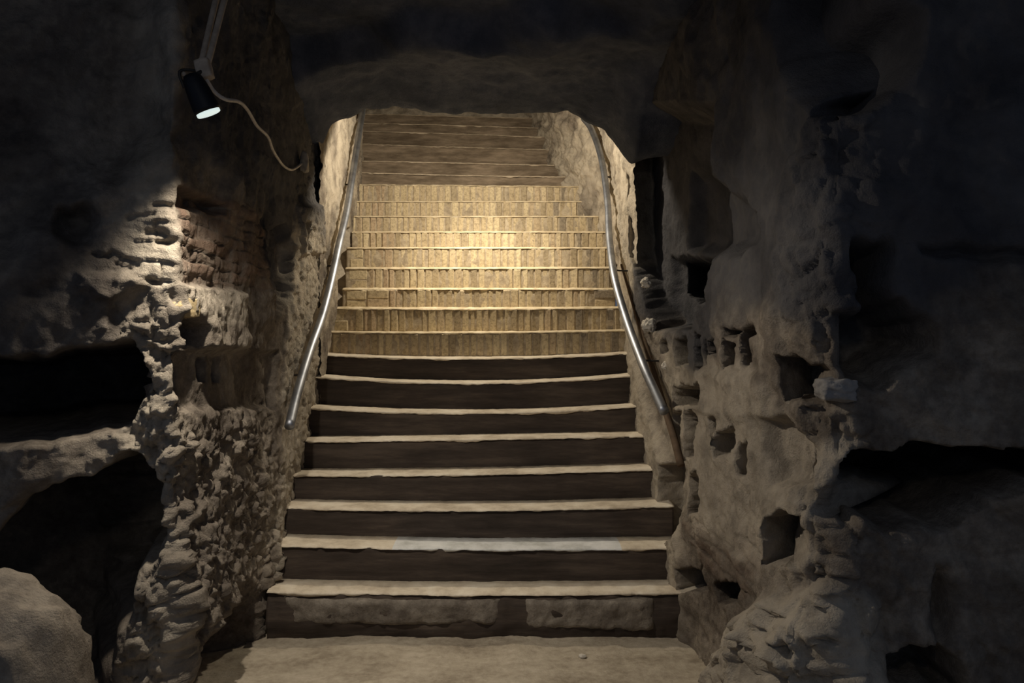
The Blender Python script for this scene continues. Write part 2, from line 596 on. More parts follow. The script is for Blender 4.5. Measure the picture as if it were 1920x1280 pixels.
# flank wall: courses of brick, a shelf, stub holes
WL.bricks([(338, 345), (420, 372), (540, 425), (545, 470), (520, 480), (512, 545), (430, 535), (340, 528)], 3.1, 0.06, 0.26, 0.010, 0.03, 0.03, 0.8)
WL.bricks([(240, 380), (326, 380), (326, 560), (285, 545), (250, 470)], 5.5, 0.085, 0.30, 0.008, 0.03, 0.03, 0.0)
WL.carve([(334, 352), (420, 382), (420, 402), (334, 385)], -0.07, 0.015, 0.012, 7, 20)
WL.carve([(332, 532), (455, 548), (458, 652), (332, 652)], 0.045, 0.012, 0.01, 7, 21)
WL.carve([(334, 590), (362, 590), (378, 614), (378, 650), (334, 652)], -0.13, 0.012, 0.006, 9, 22)
WL.carve([(332, 655), (520, 660), (520, 765), (332, 768)], -0.05, 0.02, 0.02, 6, 23)
for k, (x0, y0, x1, y1) in enumerate([(347, 690, 357, 715), (388, 672, 398, 712), (417, 672, 430, 716), (345, 718, 356, 768)]):
    WL.carve([(x0, y0), (x1, y0), (x1, y1), (x0, y1)], -0.12, 0.012, 0.008, 9, 24 + k)
WL.carve([(508, 440), (540, 420), (552, 470), (540, 560), (512, 600), (505, 560)], -0.10, 0.03, 0.02, 6, 30)
# jamb of the stair mouth stands slightly proud, with a socket
WL.carve([(556, 385), (606, 375), (640, 300), (660, 1100), (500, 1100), (520, 900), (532, 600), (545, 500)], 0.015, 0.02, 0.02, 7, 31)
w_ = WL.carve([(556, 388), (598, 384), (602, 474), (560, 476)], 0.03, 0.012, 0.008, 9, 35)
WL.plaster = np.maximum(WL.plaster, w_)
WL.carve([(563, 418), (574, 418), (574, 468), (563, 472)], -0.10, 0.01, 0.005, 9, 32)
WL.carve([(520, 200), (612, 200), (606, 372), (560, 380), (520, 372)], -0.012, 0.02, 0.01, 7, 33)
jam = sstep(-0.01, 0.03, WL.sdf([(550, 375), (800, 200), (800, 1100), (500, 1100), (520, 900), (532, 600), (545, 500)], 0.03, 6, 34))
WL.D += jam * (0.004 * fbm(WL.P, 14, 3, 0.6, 9.0, True) + 0.009 * rub)
WL.plaster = np.maximum(WL.plaster, jam * 0.8)
WL.plaster = np.maximum(WL.plaster, 0.9 * sstep(0.45, 0.95, edge) * (0.5 + 0.5 * sstep(-0.2, 0.3, fbm(WL.P, 4, 3, 0.5, 9.5))))
WL.plaster = np.maximum(WL.plaster, 0.7 * sstep(-0.02, 0.04, WL.sdf([(332, 532), (455, 548), (458, 615), (380, 612), (360, 590), (332, 590)], 0.02)))
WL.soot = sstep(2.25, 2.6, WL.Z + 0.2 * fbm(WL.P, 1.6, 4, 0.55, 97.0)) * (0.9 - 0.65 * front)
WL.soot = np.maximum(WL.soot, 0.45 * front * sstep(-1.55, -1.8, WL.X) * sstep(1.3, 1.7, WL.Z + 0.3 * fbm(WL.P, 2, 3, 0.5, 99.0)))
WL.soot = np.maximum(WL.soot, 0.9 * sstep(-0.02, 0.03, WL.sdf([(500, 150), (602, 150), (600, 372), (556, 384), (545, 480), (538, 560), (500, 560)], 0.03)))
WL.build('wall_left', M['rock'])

# ---- right: flank wall, corner, gallery face with niches
WR = Wall([(3.3, 2.2), (2.1, 2.55), (1.6, 2.62), (1.16, 2.66), (1.06, 2.78), (1.02, 3.3), (1.0, 4.1), (1.0, 4.5), (0.97, 5.0), (0.92, 5.6), (0.90, 6.15)],
          'right', -0.2, 3.95, 0.0095, 0.0105)
u_c = WR.uz(1535, 640)[0]
WR.D += 0.055 * fbm(WR.P, 1.7, 4, 0.5, 11.0) * (1 - 0.8 * sstep(4.4, 4.9, WR.Y)) + 0.012 * fbm(WR.P, 9, 3, 0.55, 12.0)
edge = np.exp(-((WR.U - u_c) / 0.22) ** 2)
WR.D += edge * (0.006 * fbm(WR.P, 11, 3, 0.6, 14.0, True) + 0.016 * chunks(WR.P, 12, 5.0) + 0.03 * fbm(WR.P, 5, 2, 0.5, 15.0))
WR.D += sstep(1.0, 0.5, WR.Z) * sstep(3.2, 2.8, WR.Y) * 0.012 * fbm(WR.P, 12, 3, 0.6, 16.0, True, (1, 1, 0.6))
WR.D += 0.005 * fbm(WR.P, 26, 3, 0.65, 18.0, True, (1, 1, 0.6)) * sstep(2.4, 1.6, WR.Z)
WR.D -= 0.025 * edge * sstep(0.2, 0.5, fbm(WR.P, 10, 3, 0.6, 19.0, False, (1, 1, 0.7))) * sstep(2.2, 1.4, WR.Z)
# vault hollow above, niches
WR.carve([(1430, -260), (1440, 110), (1480, 180), (1520, 210), (1560, 220), (1610, 206), (1690, 162), (1722, 105), (1728, 30), (1700, 5), (1645, -15), (1620, -260)], -0.8, 0.16, 0.02, 3, 41, 'soft')
WR.carve([(1618, 470), (1650, 470), (1668, 560), (1720, 600), (1735, 640), (1690, 672), (1662, 700), (1610, 700), (1588, 660), (1585, 600), (1625, 590)], -0.35, 0.05, 0.03, 7, 42)
WR.carve([(1605, 862), (1700, 848), (1920, 852), (2300, 850), (2300, 900), (1930, 905), (1850, 920), (1815, 950), (1780, 978), (1690, 985), (1600, 966), (1558, 955), (1565, 920)], -1.0, 0.025, 0.03, 7, 43)
WR.carve([(1464, 668), (1492, 664), (1520, 690), (1545, 688), (1560, 705), (1545, 750), (1464, 748)], -0.30, 0.012, 0.012, 9, 44, slant=0.6)
WR.carve([(1446, 975), (1475, 962), (1515, 968), (1524, 1040), (1512, 1058), (1446, 1056)], -0.32, 0.012, 0.012, 9, 45, slant=0.6)
WR.carve([(1228, 490), (1262, 482), (1285, 500), (1282, 545), (1255, 560), (1225, 540)], -0.35, 0.03, 0.02, 7, 46, slant=1.5)
WR.carve([(1245, 300), (1340, 330), (1420, 400), (1424, 450), (1390, 482), (1300, 480), (1240, 460)], -0.10, 0.08, 0.03, 4, 47, 'soft')
WR.carve([(1215, 480), (1300, 470), (1300, 590), (1270, 615), (1215, 610)], -0.08, 0.05, 0.02, 6, 48)
WR.carve([(1672, 1232), (1760, 1222), (1800, 1300), (1660, 1300)], -0.30, 0.03, 0.03, 7, 49)
WR.carve([(1745, 1040), (1800, 1060), (1805, 1170), (1760, 1215), (1735, 1140)], -0.12, 0.08, 0.03, 6, 50, 'soft')
WR.carve([(1425, 785), (1460, 785), (1518, 838), (1522, 905), (1440, 905), (1425, 850)], -0.08, 0.02, 0.015, 6, 51)
WR.carve([(1720, 455), (1920, 460), (2200, 470), (2200, 500), (1720, 485)], -0.1, 0.05, 0.02, 5, 52, 'soft')
# slots left by lost bricks, chases beside the stairs
for k, (x0, y0, x1, y1, dp) in enumerate([(1240, 640, 1254, 656, .1), (1266, 634, 1290, 682, .12), (1300, 628, 1316, 690, .12), (1322, 632, 1332, 678, .1), (1336, 640, 1352, 662, .08),
                                         (1368, 640, 1384, 682, .1), (1394, 622, 1406, 678, .1), (1366, 616, 1420, 624, .07),
                                         (1262, 722, 1324, 760, .14), (1264, 772, 1280, 862, .14), (1286, 768, 1308, 852, .16), (1338, 782, 1348, 836, .08), (1354, 806, 1374, 852, .09),
                                         (1382, 828, 1396, 888, .09), (1288, 890, 1318, 962, .14), (1248, 870, 1276, 1012, .12), (1284, 1066, 1320, 1108, .12), (1340, 1092, 1382, 1128, .10)]):
    WR.carve([(x0, y0 + 4), (x1, y0), (x1 + 2, y1), (x0 + 1, y1 + 3)], -dp * 1.7, 0.010, 0.018, 9, 60 + k, slant=0.6)
WR.bricks([(1282, 975), (1310, 950), (1345, 1000), (1440, 985), (1442, 1060), (1400, 1120), (1320, 1062)], 8.2, 0.075, 0.2, 0.012, 0.02, 0.03, 0.25)
WR.carve([(1300, 690), (1440, 700), (1440, 780), (1380, 790), (1310, 770)], 0.025, 0.04, 0.02, 6, 85, 'soft')
# rubble sill beside the steps and swelling rock foot
WR.D += 0.05 * sstep(4.1, 4.4, WR.Y) * sstep(0.32, 0.18, WR.Z - np.interp(WR.Y, [4.3, 4.49, 7.64], [.17, .38, 3.22])) * sstep(5.9, 5.5, WR.Y)
foot = WR.sdf([(1375, 1210), (1420, 1130), (1450, 1110), (1560, 1085), (1640, 1130), (1670, 1290), (1640, 1500), (1370, 1500), (1360, 1300)], 0.04, 5, 86)
WR.D += 0.17 * np.sqrt(sstep(-0.02, 0.22, foot))
WR.D += sstep(-0.02, 0.05, foot) * (0.008 * fbm(WR.P, 9, 4, 0.6, 17.0, True, (1, 1, 0.6)) + 0.016 * chunks(WR.P, 8, 3.0) + 0.008 * chunks(WR.P, 19, 4.0) - 0.04 * sstep(0.25, 0.5, fbm(WR.P, 9, 3, 0.6, 17.5)))
WR.plaster = np.maximum(WR.plaster, 0.85 * sstep(-0.04, 0.05, foot))
WR.plaster = np.maximum(WR.plaster, 0.55 * sstep(-0.03, 0.05, WR.sdf([(1245, 640), (1400, 680), (1445, 720), (1450, 770), (1520, 830), (1600, 760), (1630, 830), (1560, 930), (1530, 1010), (1560, 1060), (1440, 1062), (1300, 1000), (1240, 900)], 0.05, 5, 87)))
WR.plaster = np.maximum(WR.plaster, 0.8 * sstep(5.35, 5.6, WR.Y))
WR.plaster = np.maximum(WR.plaster, 0.8 * sstep(4.2, 4.4, WR.Y) * sstep(0.36, 0.22, WR.Z - np.interp(WR.Y, [4.3, 4.49, 7.64], [.17, .38, 3.22])))
WR.carve([(1177, 330), (1174, 200), (1330, 200), (1330, 560), (1290, 610), (1224, 612), (1202, 540), (1182, 480)], -0.24, 0.03, 0.012, 6, 95, slant=1.0)
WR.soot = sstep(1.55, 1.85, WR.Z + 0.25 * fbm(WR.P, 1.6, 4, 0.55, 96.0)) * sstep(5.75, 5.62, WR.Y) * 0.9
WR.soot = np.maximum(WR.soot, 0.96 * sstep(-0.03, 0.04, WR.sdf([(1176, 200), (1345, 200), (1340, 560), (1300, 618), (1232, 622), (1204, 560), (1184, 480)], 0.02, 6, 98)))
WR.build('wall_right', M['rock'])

# ---- the walls of the stair tunnel, going up
SY = [4.3, 4.49, 7.64, 9.15, 10.2]
SZ = [0.17, 0.38, 3.22, 4.42, 4.8]
zlo = (SY, [z - 0.45 for z in SZ])
zhi = ([5.6, 5.8, 10.2], [4.35, 4.6, 6.6])
TL = Wall([(-1.44, 5.55), (-1.45, 5.9), (-1.49, 6.5), (-1.53, 7.0), (-1.56, 7.6), (-1.62, 8.0), (-1.86, 9.2), (-2.0, 10.2)], 'left', zlo, zhi, 0.014, 0.016, 0.2)
TL.D += 0.02 * fbm(TL.P, 3, 4, 0.55, 21.0) + 0.01 * fbm(TL.P, 12, 3, 0.6, 22.0, True)
TL.carve([(640, 430), (654, 430), (648, 520), (640, 572), (630, 572)], -0.12, 0.02, 0.01, 9, 90)
TL.plaster += 0.9 * sstep(-0.6, 0.3, fbm(TL.P, 2.5, 3, 0.5, 23.0))
TL.build('wall_tunnel_left', M['rock'])
TR = Wall([(0.97, 5.75), (0.905, 6.0), (0.91, 6.6), (0.89, 7.0), (0.86, 7.2), (0.72, 7.45), (0.66, 7.7), (0.52, 8.0), (0.32, 8.9), (0.24, 9.4), (0.15, 10.2)], 'right', zlo, zhi, 0.014, 0.016, 0.1)
TR.D += 0.03 * fbm(TR.P, 3, 4, 0.55, 25.0) + 0.012 * fbm(TR.P, 12, 3, 0.6, 26.0, True)
TR.D += 0.05 * sstep(7.2, 7.5, TR.Y) * fbm(TR.P, 5, 4, 0.55, 27.0)
TR.carve([(1138, 495), (1156, 495), (1162, 574), (1146, 574)], -0.12, 0.02, 0.01, 9, 92)
TR.plaster += 0.95 * sstep(-0.7, 0.2, fbm(TR.P, 2.5, 3, 0.5, 28.0))
TR.build('wall_tunnel_right', M['rock'])

# ---- rock roof: over the gallery, down to the lip of the stair mouth, then up over the stairs
LIPX = [-3.4, -1.7, -1.42, -1.36, -1.12, -0.98, -0.90, -0.80, -0.62, 0.0, 0.28, 0.42, 0.60, 0.70, 0.82, 0.90, 1.05, 1.7, 3.4]
LIPY = [330, 300, 268, 232, 205, 200, 192, 196, 207, 213, 211, 211, 228, 240, 285, 308, 296, 296, 300]
LIPZ = [EYE + (640 - v) / FOC * 5.6 for v in LIPY]
gx = np.arange(-3.4, 3.41, 0.02)
gy = np.concatenate([np.arange(1.4, 5.2, 0.024), np.arange(5.2, 6.0, 0.013), np.arange(6.0, 10.3, 0.03)])
GX, GY = np.meshgrid(gx, gy, indexing='ij')
lip = np.interp(GX, LIPX, LIPZ)
flat0 = np.stack([GX, GY, 0 * GX], -1)
up_front = 0.16 * sstep(5.6, 5.0, GY) + 0.20 * sstep(4.70, 4.52, GY + 0.28 * (GX + 0.4) + 0.2 * fbm(flat0, 1.2, 3, 0.5, 31.0)) * sstep(1.1, 0.0, GX) + 0.10 * sstep(5.0, 2.2, GY)
up_back = 0.75 * sstep(5.63, 5.80, GY) + 0.62 * np.clip(GY - 5.8, 0, None)
fadeside = 1 - sstep(5.4, 5.6, GY)
GZ = lip + up_front + up_back
flat_z = 3.42 + 0.1 * sstep(5.0, 2.2, GY)
k = sstep(5.45, 4.7, GY)
GZ = np.where(GY < 5.6, GZ * (1 - k) + flat_z * k + (up_front - 0.16) * k * sstep(0.2, 0, np.abs(GX + 0.6) - 1.3), GZ)
PC = np.stack([GX, GY, GZ], -1)
amp = 0.25 + 0.75 * sstep(5.6, 5.0, GY) + 0.5 * sstep(5.6, 5.8, GY)
GZ = GZ + amp * (0.05 * fbm(PC, 1.6, 4, 0.5, 33.0) + 0.016 * fbm(PC, 7, 3, 0.55, 34.0))
GZ = GZ + 0.022 * fbm(PC, 6, 3, 0.5, 35.0) * np.exp(-((GY - 5.6) / 0.15) ** 2)
GYd = GY + 0.05 * fbm(PC, 3, 3, 0.5, 36.0) * np.exp(-((GY - 5.65) / 0.2) ** 2)
PC = np.stack([GX, GYd, GZ], -1)
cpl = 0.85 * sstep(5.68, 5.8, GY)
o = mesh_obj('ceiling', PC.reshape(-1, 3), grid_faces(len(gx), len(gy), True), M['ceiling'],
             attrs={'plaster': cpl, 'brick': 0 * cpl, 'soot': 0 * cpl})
tag(o, kind='structure')

# ---- floor of beaten earth
gx = np.arange(-3.4, 3.41, 0.025)
gy = np.arange(-1.0, 4.75, 0.025)
GX, GY = np.meshgrid(gx, gy, indexing='ij')
P0 = np.stack([GX, GY, 0 * GX], -1)
GZ = 0.012 * fbm(P0, 2.2, 4, 0.55, 51.0) + 0.006 * fbm(P0, 14, 3, 0.6, 52.0) - 0.085
o = mesh_obj('floor', np.stack([GX, GY, GZ], -1).reshape(-1, 3), grid_faces(len(gx), len(gy)), M['floor'])
tag(o, kind='structure')

# ---- rock face closing the tunnel at its head
gx = np.arange(-2.3, 0.8, 0.03); gz = np.arange(4.2, 6.7, 0.03)
GX, GZ = np.meshgrid(gx, gz, indexing='ij')
P0 = np.stack([GX, 0 * GX + 9.5, GZ], -1)
P0[..., 1] -= 0.10 * fbm(P0, 1.8, 4, 0.55, 55.0) + 0.12 * sstep(4.75, 4.4, GZ) - 0.03 * fbm(P0, 7, 3, 0.6, 56.0, True)
o = mesh_obj('wall_tunnel_end', P0.reshape(-1, 3), grid_faces(len(gx), len(gz)), M['rock'], attrs={'plaster': 0 * GX + 0.8, 'brick': 0 * GX})
tag(o, kind='structure')

# ------------------------------------------------------------------ the stairs
#        nosing height in the photo at left / middle / right end, distance, ends (px)
STEPS = [
    (1108, 1113, 1109, 4.30, 513, 1285), (1021, 1028, 1026, 4.49, 510, 1250), (951, 955, 948, 4.70, 530, 1228),
    (890, 888, 879, 4.91, 555, 1217), (826, 822, 816, 5.12, 573, 1213), (764, 773, 760, 5.33, 593, 1200),
    (706, 717, 702, 5.54, 608, 1190), (664, 671, 661, 5.75, 612, 1178), (621, 622, 618, 5.96, 632, 1169),
    (576, 577, 575, 6.17, 637, 1163), (540, 540, 540, 6.38, 643, 1152), (501, 501, 500, 6.59, 648, 1142),
    (463, 463, 463, 6.80, 650, 1132), (433, 433, 433, 7.01, 660, 1125), (404, 404, 404, 7.22, 665, 1122),
    (376, 376, 376, 7.43, 672, 1092), (344, 346, 348, 7.64, 678, 1086), (322, 327, 330, 7.90, 680, 1060),
    (300, 304, 308, 8.15, 680, 1045), (268, 274, 279, 8.40, 680, 1035), (244, 249, 255, 8.65, 680, 1025),
    (229, 233, 238, 8.90, 680, 1012), (212, 216, 220, 9.15, 680, 1003)]


def step_z(k, x):
    yl, ym, yr, d, xl, xr = STEPS[k]
    a, c = (xl - 960) / FOC * d, (xr - 960) / FOC * d
    t = (x - a) / (c - a) * 2 - 1
    zl, zm, zr = [EYE + (640 - v) / FOC * d for v in (yl, ym, yr)]
    t = np.clip(t, -1.1, 1.1)
    return zm + (zr - zl) / 2 * t + ((zr + zl) / 2 - zm) * t * t


def flight(name, label, ks):
    d0 = STEPS[ks[0]][3]
    x0 = (STEPS[ks[0]][4] + STEPS[ks[0]][5]) / 2
    root = thing(name, label, 'staircase')
    rng = random.Random(ks[0])
    for k in ks:
        yl, ym, yr, d, xl, xr = STEPS[k]
        a, c = (xl - 960) / FOC * d - 0.14, (xr - 960) / FOC * d + 0.12
        if 10 <= k <= 13:
            a += 0.135
        if 10 <= k <= 11:
            c -= 0.11
        if k == 0:
            a, c = a + 0.1, c + 0.02
        run = (STEPS[k + 1][3] if k + 1 < len(STEPS) else d + 0.9) - d
        nx = 190
        X = np.linspace(a, c, nx)
        Zt = step_z(k, X)
        Zb = step_z(k - 1, X) - 0.035 if k else 0 * X - 0.12
        kind = 'brick' if 9 <= k - 0 <= 16 and k >= 8 else ('stone' if k < 9 else 'upper')
        if k == 8: kind = 'brick'
        px_ = np.stack([X, 0 * X + d, Zt], -1)
        wob = 0.010 * fbm(px_, 2.5, 3, 0.5, 60.0 + k)
        thick = 0.014 + 0.006 * fbm(px_, 6, 3, 0.6, 70.0 + k)
        # --- riser block
        nz = 14
        inset = 0.016 if kind != 'brick' else 0.010
        V, F = [], []
        for i in range(nx):
            for j in range(nz):
                t = j / (nz - 1)
                z = Zb[i] + (Zt[i] - thick[i] * 0.6 - Zb[i]) * t
                bul = (0.006 if k else 0.03) * math.sin(math.pi * t)
                V.append((X[i], d + inset + wob[i] - bul, z))
        V = np.array(V)
        V[:, 1] += (0.004 if kind != 'brick' else 0.003) * fbm(V, 8, 3, 0.55, 80.0 + k) + (0.012 * fbm(V, 5, 4, 0.6, 81.0) if k == 0 else 0)
        F = grid_faces(nx, nz)
        back = d + run + 0.06
        nb = len(V)
        tops = [(X[i], back, V[i * nz + nz - 1][2]) for i in range(nx)]
        bots = [(X[i], back, V[i * nz][2]) for i in range(nx)]
        V = np.vstack([V, tops, bots])
        for i in range(nx - 1):
            F.append((i * nz + nz - 1, (i + 1) * nz + nz - 1, nb + i + 1, nb + i))
            F.append((nb + i, nb + i + 1, nb + nx + i + 1, nb + nx + i))
            F.append((i * nz, nb + nx + i, nb + nx + i + 1, (i + 1) * nz))
        for i, fl in ((0, False), (nx - 1, True)):
            f = [i * nz + j for j in range(nz)] + [nb + i, nb + nx + i]
            F.append(tuple(f[::-1] if fl else f))
        if kind == 'brick':
            st = mesh_obj('step', V, F, M['mortar'], root)
            # bricks on end, each a little worn and askew
            parts = []
            x = a + 0.03
            zt, zb = float(np.mean(Zt)) - 0.022, float(np.mean(Zb)) + 0.036
            two = 0
            while x < c - 0.03:
                w = rng.uniform(0.052, 0.074)
                lying = (k in (11, 12) and x < a + 0.14) or (k == 10 and x < a + 0.3) or (k == 9 and x < a + 0.2) or (k == 10 and x > c - 0.2)
                cells = []
                if lying:
                    w = rng.uniform(0.12, 0.2)
                    zm = (zt + zb) / 2 + rng.uniform(-.01, .01)
                    cells = [(zb, zm - 0.004), (zm + 0.004, zt)]
                else:
                    cells = [(zb, zt)]
                for (q0, q1) in cells:
                    zi = float(np.interp(x + w / 2, X, Zt)) - float(np.mean(Zt))
                    q0 = q0 + zi + rng.uniform(0, .006); q1 = q1 + zi + 0.008 - rng.uniform(0, .006)
                    yy = d + inset + float(np.interp(x, X, wob)) - 0.008 - rng.uniform(-.003, .005)
                    g = 0.0035
                    e = rng.uniform(.004, .009)
                    x0_, x1_ = x + g + rng.uniform(0, .003), x + w - g - rng.uniform(0, .003)
                    ro = rng.uniform(-.004, .004)
                    f4 = [(x0_ + e, yy + ro, q0 + e), (x1_ - e, yy - ro, q0 + e), (x1_ - e, yy - ro, q1 - e), (x0_ + e, yy + ro, q1 - e)]
                    b4 = [(x0_, yy + e, q0), (x1_, yy + e, q0), (x1_, yy + e, q1), (x0_, yy + e, q1)]
                    c4 = [(p[0], yy + .05, p[2]) for p in b4]
                    vv = f4 + b4 + c4
                    ff = [(0, 1, 2, 3)]
                    for q in range(4):
                        r = (q + 1) % 4
                        ff += [(q, q + 4, r + 4, r), (q + 4, q + 8, r + 8, r + 4)]
                    parts.append((vv, ff))
                x += w
            bv, bf = join_geo(parts)
            tag(mesh_obj('brick_facing', bv, bf, M['brick'], st, smooth=False), 'yellow bricks set on end in the riser')
        else:
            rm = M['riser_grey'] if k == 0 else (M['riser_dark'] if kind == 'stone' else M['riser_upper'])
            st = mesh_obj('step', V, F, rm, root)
        if k == 0:
            # two weathered facing stones on the bottom riser, over a recessed dark base
            for (p0, p1, yb, sd) in ((532, 938, 1172, 1.0), (984, 1228, 1182, 2.0)):
                qx = np.linspace((p0 - 960) / FOC * d, (p1 - 960) / FOC * d, 70)
                qn = 16
                vv = []
                zbot = EYE + (640 - yb) / FOC * d
                for i, xx in enumerate(qx):
                    ztop = float(np.interp(xx, X, Zt)) - 0.032
                    zb_ = zbot + 0.012 * float(fbm(np.array([xx, 0.3, sd]), 4, 3, 0.6, sd))
                    for j in range(qn):
                        t = j / (qn - 1)
                        e = min(1.0, min(i, 69 - i) / 5.0) ** 0.5 * min(1.0, min(j, qn - 1 - j) / 2.5) ** 0.5
                        vv.append((xx, d + 0.012 - 0.034 * e, zb_ + (ztop - zb_) * t))
                vv = np.array(vv)
                vv[:, 1] += 0.012 * fbm(vv, 9, 4, 0.6, 40.0 + sd)
                ff = grid_faces(70, qn)
                rim = [i * qn for i in range(70)] + [69 * qn + j for j in range(1, qn)] + [i * qn + qn - 1 for i in range(68, -1, -1)] + [j for j in range(qn - 2, 0, -1)]
                nb2 = len(vv)
                vv = np.vstack([vv, [(vv[q][0], d + 0.04, vv[q][2]) for q in rim]])
                for q in range(len(rim)):
                    r = (q + 1) % len(rim)
                    ff.append((rim[q], nb2 + q, nb2 + r, rim[r]))
                ff.append(tuple(nb2 + q for q in range(len(rim))))
                tag(mesh_obj('facing_stone', vv, ff, M['riser_pale'], st), 'weathered grey facing stone of the bottom step')
        # --- worn tread slab, with chipped nosing
        chip = np.clip(fbm(px_, 7, 4, 0.6, 90.0 + k) - 0.25, 0, 1) * 0.03
        big = np.clip(fbm(px_, 2.1, 2, 0.5, 95.0 + k) - 0.35, 0, 1) * 0.03
        nose = d + wob - 0.004 + chip + big * 0.4
        if k in (0, 1):
            nose = nose + 0.008 * fbm(px_, 3, 3, 0.6, 99.0 + k)
        droop = 0.007 + 0.004 * fbm(px_, 3, 2, 0.5, 97.0 + k)
        lipd = thick + 0.6 * np.clip(fbm(px_, 5, 3, 0.6, 98.0 + k), 0, 1) * 0.02
        if k >= 9:
            droop = droop + 0.009
        prof = []
        for i in range(nx):
            z = Zt[i] + droop[i] * 0.5
            n_ = nose[i]
            prof.append([(back, z + .004), (n_ + run * 0.6, z + .003), (n_ + run * 0.3, z), (n_ + 0.045, z - droop[i] * 0.25), (n_ + 0.020, z - droop[i] * 0.55),
                         (n_ + 0.008, z - droop[i]), (n_ + 0.001, z - droop[i] - 0.006), (n_ + 0.001, z - droop[i] - 0.008),
                         (n_ + 0.006, z - lipd[i] - droop[i] * 0.4), (n_ + 0.03, z - lipd[i] - droop[i] * 0.4), (back, z - 0.03)])
        m_ = len(prof[0])
        V = np.array(prof).reshape(-1, 2)
        V = np.stack([np.repeat(X, m_), V[:, 0], V[:, 1]], 1)
        V[:, 2] += 0.0025 * fbm(V, 16, 3, 0.6, 100.0 + k)
        F = []
        for i in range(nx - 1):
            for j in range(m_):
                j2 = (j + 1) % m_
                F.append((i * m_ + j, i * m_ + j2, (i + 1) * m_ + j2, (i + 1) * m_ + j))
        F.append(tuple(range(m_ - 1, -1, -1)))
        F.append(tuple((nx - 1) * m_ + j for j in range(m_)))
        mats = {'stone': M['tread_stone'], 'brick': M['tread_brick'], 'upper': M['tread_upper']}[kind]
        if k == 1:
            mats = [M['tread_stone'], M['tread_marble']]
        tr = mesh_obj('tread', V, F, mats, st)
        if k == 1:      # marble slabs patched into the second tread
            xa, xb = (735 - 960) / FOC * d, (1165 - 960) / FOC * d
            for p in tr.data.polygons:
                if len(p.vertices) == 4 and xa < p.center[0] < xb:
                    p.material_index = 1
        tag(tr, {'stone': 'pale worn stone tread', 'brick': 'worn yellow brick tread', 'upper': 'dusty brown tread'}[kind])
    return root


stairs = flight('staircase', 'long staircase of dark stone and yellow brick steps climbing into the lit rock tunnel', list(range(23)))

# ------------------------------------------------------------------ handrails
def handrail(pts, label, stubs, wall_dir):
    path = smooth_path([at(*p) for p in pts], 120)
    path[:, 0] -= wall_dir * -0.0 + wall_dir * 0.02
    base = path[0]
    root = thing('handrail', label, 'handrail', group='steel handrails of the stairs')
    v, f = tube_geo(path, 0.029, 18)
    mesh_obj('rail', v, f, M['steel'], root)
    for d in stubs:
        k = int(np.argmin(np.abs(path[:, 1] - d)))
        p = path[k]
        pts2 = [p + np.array([0, 0, -0.012]), p + np.array([wall_dir * 0.03, 0, -0.035]), p + np.array([wall_dir * 0.16, 0, -0.04])]
        v, f = tube_geo(smooth_path(pts2, 10), 0.007, 8)
        mesh_obj('bracket', v, f, M['iron'], root)
    return root


handrail([(536, 800, 4.52), (552, 735, 4.75), (575, 660, 5.05), (600, 590, 5.4), (618, 520, 5.7), (632, 455, 6.0), (645, 400, 6.3), (655, 340, 6.6), (663, 290, 6.9), (671, 240, 7.2), (677, 200, 7.5), (680, 150, 7.9)],
         'shiny steel pipe handrail on the left wall of the stairs, almost straight', (4.9, 5.85, 6.62), -1)
handrail([(1252, 772, 4.46), (1230, 725, 4.62), (1210, 680, 4.82), (1180, 600, 5.3), (1157, 520, 5.7), (1147, 445, 6.15), (1143, 375, 6.5), (1131, 295, 6.9), (1113, 243, 7.2), (1098, 222, 7.32)],
         'curved steel pipe handrail on the right wall of the stairs, bent at its top', (4.9, 5.82, 6.75), 1)
v, f = tube_geo(smooth_path([at(1165, 496, 5.95), at(1178, 540, 5.75), at(1196, 600, 5.45), at(1216, 665, 5.05), at(1240, 745, 4.72), at(1262, 815, 4.52), at(1277, 872, 4.4)], 60),
                np.linspace(0.009, 0.024, 60), 12)
tag(mesh_obj('pole', v, f, M['pole']), 'thin brown wooden pole along the right wall behind the curved steel handrail', 'pole')

# ------------------------------------------------------------------ spotlight, its struts and cord
ax = np.array([0.36, 0.24, -0.90]); ax /= np.linalg.norm(ax)
lens_c = np.array(at(391, 212, 3.0))


def disc_stack(rings, seg=40):
    """lathe along the lamp's axis: rings of (distance from lens, radius)"""
    e1 = np.cross(ax, [0, 1, 0]); e1 /= np.linalg.norm(e1)
    e2 = np.cross(ax, e1)
    V, F = [], []
    for (h, r) in rings:
        for q in range(seg):
            a = 2 * math.pi * q / seg
            V.append(lens_c - ax * h + r * (math.cos(a) * e1 + math.sin(a) * e2))
    n = len(rings)
    for k in range(n - 1):
        for q in range(seg):
            F.append((k * seg + q, k * seg + (q + 1) % seg, (k + 1) * seg + (q + 1) % seg, (k + 1) * seg + q))
    F.append(tuple(range(seg - 1, -1, -1)))
    F.append(tuple((n - 1) * seg + q for q in range(seg)))
    return V, F


